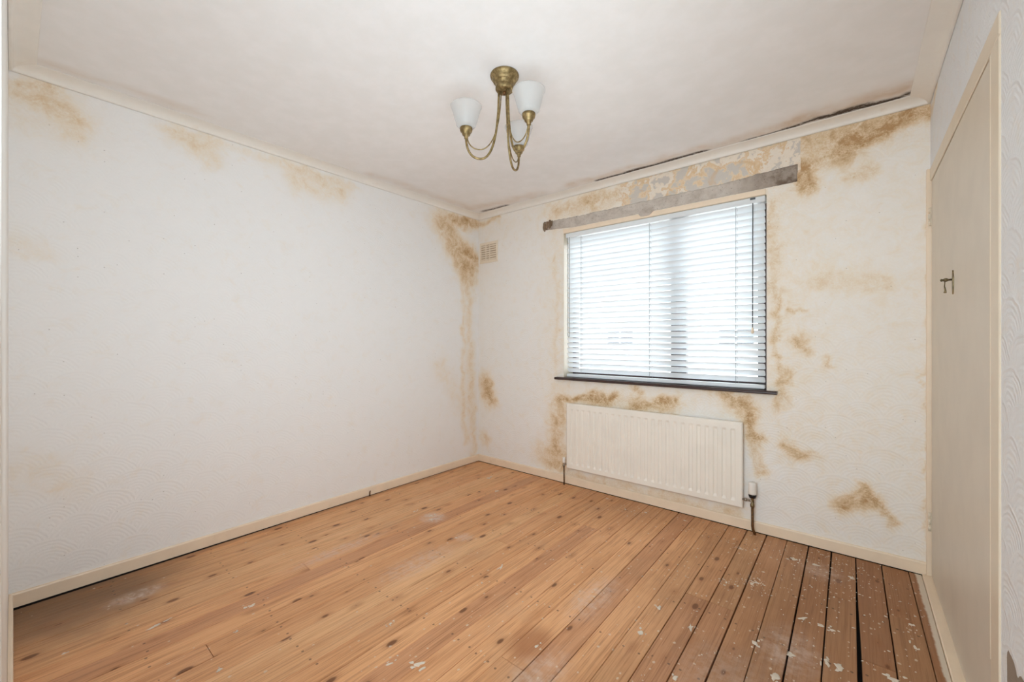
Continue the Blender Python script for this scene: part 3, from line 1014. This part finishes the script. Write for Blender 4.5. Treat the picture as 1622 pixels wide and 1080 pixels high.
xs = [RX0, RX0 + .006] + [RX0 + .028 + (RX1 - RX0 - .056) * (k + f) / NF for k in range(NF) for f in (0.0, .22, .27, .32, .36, .5, .64, .68, .73, .78)] + [RX1 - .028, RX1 - .006, RX1]
zs = [RZ0, RZ0 + .006, RZ0 + .02, RZ0 + .036, RZ0 + .044, RZ0 + .054, RZ0 + .07, RZ1 - .08, RZ1 - .058, RZ1 - .048, RZ1 - .042, RZ1 - .02, RZ1 - .006, RZ1]
vs = []; fs = []
for x in xs:
    for z in zs:
        f = flute(x) * float(np.clip((z - RZ0 - .036) / .02, 0, 1)) * float(np.clip((RZ1 - .042 - z) / .014, 0, 1))
        y = RY + .0065 * f
        e = min(x - RX0, RX1 - x, z - RZ0, RZ1 - z)
        if e < .001: y += .006
        vs.append((x, y, z))
nzr = len(zs)
for i in range(len(xs) - 1):
    for j in range(nzr - 1):
        a = i * nzr + j
        fs.append((a, a + nzr, a + nzr + 1, a + 1))
pb = MB().add(vs, fs, False)
pb.box(RX0 + .0004, RY + .0062, RZ0 + .0004, RX1 - .0004, RY + .022, RZ1 - .0004, .003)
keep(pb.build('panel', M_RAD), rad)
fn = MB()
for k in range(44):
    x = RX0 + .05 + k * (RX1 - RX0 - .1) / 43
    fn.box(x, RY + .022, RZ0 + .05, x + .002, -.018, RZ1 - .06)
o = keep(fn.build('convector_fin', M_RAD), rad); o['kind'] = 'stuff'
for x in (RX0 + .2, RX1 - .2):
    keep(MB().box(x - .015, -.02, RZ0 + .06, x + .015, -.001, RZ1 - .08, .002).build('wall_bracket', M_RAD), rad)
# lockshield valve
vx, vy = 1.022, -.05
b = MB()
b.lathe([(.0, .152), (.0095, .152), (.0095, .163), (.007, .165), (.007, .18), (.0, .18)], (vx, vy, 0), 14)
b.lathe([(.0, .0), (.008, .0), (.008, .012), (.0055, .013), (.0055, .034), (.0, .034)], (vx, vy, .172), 12, 'x')
val = keep(b.build('lockshield_valve', M_CHROME), rad)
b = MB().lathe([(.0, .178), (.0095, .178), (.0115, .184), (.0125, .222), (.010, .226), (.0, .227)], (vx, vy, 0), 16)
b.build('valve_cap', M_VALVE).parent = val
val.children[0].matrix_parent_inverse = val.matrix_world.inverted() if False else val.matrix_parent_inverse.copy() @ __import__('mathutils').Matrix.Identity(4)
val.children[0].matrix_parent_inverse = __import__('mathutils').Matrix.Identity(4)
keep(MB().tube([(vx, vy, .153), (vx, vy + .002, .03), (vx - .001, vy + .004, -.015)], .0055, 10).build('pipe', M_COPPER), rad)
# thermostatic valve
tx, ty = 2.374, -.056
b = MB()
b.lathe([(.0, .165), (.011, .165), (.012, .17), (.012, .183), (.0085, .186), (.0085, .215), (.012, .218), (.012, .222), (.0, .222)], (tx, ty, 0), 14)
tv = keep(b.build('thermostatic_valve', M_PEWTER), rad)
b = MB().lathe([(.0, -.054), (.0055, -.054), (.0055, -.045), (.009, -.044), (.009, -.03), (.006, -.029), (.006, -.014), (.0085, -.013), (.0085, .0), (.0, .0)], (tx, ty, .202), 12, 'x')
b.build('union_nut', M_CHROME).parent = tv
b = MB().lathe([(.0, .222), (.017, .222), (.0215, .236), (.0215, .244), (.0, .244)], (tx, ty, 0), 20)
b.build('collar', M_BLACK).parent = tv
# ribbed white head
vs = []; nn = 40
for r, z in ((.0, .244), (.0215, .244), (.0225, .25), (.022, .3), (.0205, .312), (.016, .316), (.0, .317)):
    for k in range(nn):
        an = 2 * math.pi * k / nn
        rr = r * (1 - (.05 if (k % 4 in (0, 1) and .249 < z < .31) else 0))
        vs.append((tx + rr * math.cos(an), ty + rr * math.sin(an), z))
fs = [(i * nn + k, i * nn + (k + 1) % nn, (i + 1) * nn + (k + 1) % nn, (i + 1) * nn + k) for i in range(6) for k in range(nn)]
MB().add(vs, fs, True).build('thermostat_head', M_VALVE).parent = tv
keep(MB().tube([(tx, ty, .166), (tx, ty, .05), (tx + .003, ty, .03), (tx + .012, ty + .004, .005), (tx + .018, ty + .006, -.02)], .0075, 12).build('pipe', M_COPPER), rad)

# ------------------------------------------------------------------ air vent
vent = empty('air_vent', (.138, -.004, 1.935))
tag(vent, 'square cream louvred air vent high beside the corner', 'vent')
VX0, VX1, VZ0, VZ1 = .022, .256, MX1, 2.128
b = MB()
b.box(VX0, -.008, VZ0, VX1, 0, VZ0 + .026, .002); b.box(VX0, -.008, VZ1 - .026, VX1, 0, VZ1, .002)
b.box(VX0, -.008, VZ0 + .026, VX0 + .02, 0, VZ1 - .026, .002); b.box(VX1 - .02, -.008, VZ0 + .026, VX1, 0, VZ1 - .026, .002)
b.box(.098, -.008, VZ0 + .026, .108, 0, VZ1 - .026, .002); b.box(.150, -.008, VZ0 + .026, .158, 0, VZ1 - .026, .002)
keep(b.build('vent_frame', M_VENT), vent)
keep(MB().box(VX0 + .004, -.0015, VZ0 + .004, VX1 - .004, .001, VZ1 - .004).build('vent_back', M_VENTDARK), vent)
nl = 7
for k in range(nl):
    z = VZ0 + .026 + (VZ1 - VZ0 - .052) * (k + .5) / nl
    for a, c in ((VX0 + .02, .098), (.108, .150), (.158, VX1 - .02)):
        q = MB().prism([(-.008, z - .0075), (-.0065, z - .0085), (-.001, z + .003), (-.001, z + .0055), (-.003, z + .0055)], a, c, 'x')
        keep(q.build('louvre', M_VENT), vent)

# ------------------------------------------------------------------ cupboard in the side wall
XF = W + .002
def slab(mat, y0, y1, z0, z1, x0, x1, b=.002):
    return MB().box(x0, -y1, z0, x1, -y0, z1, b)


d1 = slab(M_DOOR, .032, .6355, .014, 1.964, W + .001, W + .03).build('door_1', M_DOOR)
tag(d1, 'plain cream cupboard door hinged at the window corner', kind='structure')
d2 = slab(M_DOOR, .638, 1.212, .014, 1.964, W + .0, W + .03).build('door_2', M_DOOR)
tag(d2, 'plain cream cupboard door nearest the room door', kind='structure')
# beading at the closing edge of the nearer door
slab(M_CREAM_PALE, 1.200, 1.212, .3, 1.963, W - .004, W, .001).build('edge_bead', M_CREAM_PALE, d2)
hd = slab(M_CREAM_PALE, .0, 1.300, 1.968, 2.03, W - .004, W + .03, .003).build('trim_6', M_CREAM_PALE)
tag(hd, 'cream head rail of the cupboard door frame', kind='structure')
js = slab(M_CREAM_PALE, 1.215, 1.300, .0, 1.9675, W - .004, W + .03, .003).build('trim_7', M_CREAM_PALE)
tag(js, 'cream upright of the cupboard frame beside the papered wall', kind='structure')
cs = slab(M_CREAM, .0005, .022, .004, 2.03, W - .016, W + .02, .002).build('trim_8', M_CREAM)
tag(cs, 'narrow cream upright of the cupboard frame in the window corner', kind='structure')
MB().box(W + .035, -1.29, 0, W + .06, -.005, 2.04).build('cupboard_back', M_SUB, wall_right)
th = MB()
th.box(3.113, -2.0, -.018, W + .03, -.0235, .011, .003)
tag(th.build('trim_9', M_CREAM), 'cream painted threshold strip along the foot of the cupboard doors', kind='structure')
for zc in (1.79, .28):
    b = MB()
    for k in range(3):
        b.lathe([(0, -.0125), (.005, -.0125), (.005, .0125), (0, .0125)], (W - .006, -.029, zc + (k - 1) * .032), 10)
    b.box(W - .0035, -.0315, zc - .045, W + .001, -.027, zc + .045)
    b.build('hinge', M_CREAM_PALE, d1)
# drop handle with its backplate
hb = MB()
hy, hz = -.622, 1.405
hb.prism([(hy, hz + .042), (hy - .008, hz + .018), (hy - .006, hz - .03), (hy, hz - .05), (hy + .006, hz - .03), (hy + .008, hz + .018)], W - .003, W + .001, 'x')
hp = hb.build('handle', M_PEWTER, d1)
b = MB().lathe([(.0, .0), (.004, -.002), (.0035, -.012), (.007, -.018), (.007, -.022), (.004, -.028), (.006, -.033), (.0, -.036)], (W, hy, hz + .006), 12, 'x')
b.build('knob', M_PEWTER, hp)
b = MB().tube([(W - .022, hy, hz + .002), (W - .0235, hy - .001, hz - .018), (W - .021, hy, hz - .036), (W - .022, hy, hz - .044)], [.0016, .0018, .0032, .0045], 8)
b.build('drop_pull', M_PEWTER, hp)

# ------------------------------------------------------------------ ceiling light
LX, LY = 1.617, -1.487
lamp = empty('ceiling_light', (LX, LY, H))
tag(lamp, 'antique brass three-arm ceiling light with frosted glass cup shades', 'lamp')
b = MB().lathe([(.0, .0), (.064, .0), (.066, -.006), (.064, -.014), (.056, -.020), (.054, -.026), (.052, -.033), (.046, -.037), (.042, -.040), (.042, -.046), (.0395, -.049), (.0395, -.054), (.042, -.057), (.042, -.066), (.039, -.072), (.034, -.076), (.0, -.077)], (LX, LY, H), 40)
keep(b.build('ceiling_rose', M_BRASS), lamp)
b = MB().lathe([(.0, -.076), (.007, -.076), (.009, -.082), (.006, -.09), (.0, -.092)], (LX, LY, H), 14)
keep(b.build('finial', M_COPPER), lamp)
dirs = []
fx, fy = (-math.sin(R_(39.66)), math.cos(R_(39.66))); rx_, ry_ = (fy, -fx)
for ang in (187, 67, -53):
    a = R_(ang)
    dirs.append((rx_ * math.cos(a) + fx * math.sin(a), ry_ * math.cos(a) + fy * math.sin(a)))
ZS = 2.118


def jpath(r0, zt_, rb, zb_, re, ze, n=26):
    """from the rose down, round the bottom and up to the cup, in the arm's own plane"""
    def bz(a, b, c, d, m):
        out = []
        for k in range(m):
            t = k / m
            out.append(tuple((1 - t) ** 3 * a[q] + 3 * (1 - t) ** 2 * t * b[q] + 3 * (1 - t) * t * t * c[q] + t ** 3 * d[q] for q in (0, 1)))
        return out
    zm = zb_ + (zt_ - zb_) * .32
    return bz((r0, zt_), (r0 + .003, zm), (rb - .055, zb_), (rb, zb_), 16) + bz((rb, zb_), (rb + .04, zb_), (re, zb_ + .035), (re, ze), 12) + [(re, ze)]


for dx, dy in dirs:
    at = lambda r, z: (LX + dx * r, LY + dy * r, z)
    b = MB().tube([at(r, z) for r, z in jpath(.026, H - .070, .112, 2.004, .176, ZS - .018)], .0052, 10)
    arm = keep(b.build('arm', M_BRASS), lamp)
    b = MB().tube([at(r, z) for r, z in jpath(.016, H - .072, .116, 2.046, .171, ZS - .012)], .0028, 8)
    b.build('inner_rod', M_BRASS).parent = arm
    c = at(.175, 0)
    b = MB().lathe([(.0, ZS - .026), (.009, ZS - .026), (.010, ZS - .012), (.017, ZS - .010), (.020, ZS - .002), (.020, ZS + .004), (.0265, ZS + .006), (.0285, ZS + .014), (.0285, ZS + .022), (.024, ZS + .024), (.0, ZS + .024)], c, 24)
    cup = keep(b.build('lamp_cup', M_BRASS), lamp)
    b = MB().lathe([(.0, ZS + .024), (.013, ZS + .024), (.013, ZS + .055), (.0, ZS + .055)], c, 16)
    b.build('lamp_holder', M_VALVE).parent = cup
    outer_p = [(.024, ZS + .0245), (.037, ZS + .027), (.045, ZS + .036), (.052, ZS + .060), (.060, ZS + .090), (.0675, ZS + .114), (.071, ZS + .120)]
    inner_p = [(r - .003, z + .001) for r, z in reversed(outer_p)]
    b = MB().lathe(outer_p + inner_p, c, 36, closed=True)
    keep(b.build('lamp_shade', M_SHADE), lamp)

# ------------------------------------------------------------------ outside, seen only through the slats
ground = MB().box(-30, .3, -.5, 25, 40, -.4).build('ground', M_PAVE)
tag(ground, 'pale paved ground outside beyond the window', kind='structure')
hs = empty('neighbouring_house', (-2, 14, -.4))
tag(hs, 'white rendered house across the way glimpsed between the blind slats', 'house')
b = MB().box(-9, 12.0, -.42, 5, 18, 4.6)
keep(b.build('wall', M_RENDER), hs)
b = MB().prism([(11.6, 4.6), (18.4, 4.6), (15.0, 6.6)], -9.3, 5.3, 'x')
keep(b.build('roof', M_TILE), hs)
for a, c in ((-4.62, -3.58), (-.61, .40)):
    f = MB().box(a - .06, 11.96, .86, c + .06, 12.02, 1.72, .01)
    w = keep(f.build('window', M_WHITE), hs)
    m = (a + c) / 2
    for p, q in ((a, m - .03), (m + .03, c)):
        g = MB().box(p, 11.945, .93, q, 11.965, 1.65)
        g.build('pane', M_DARKGLASS).parent = w
        w.children[-1].matrix_parent_inverse = __import__('mathutils').Matrix.Identity(4)
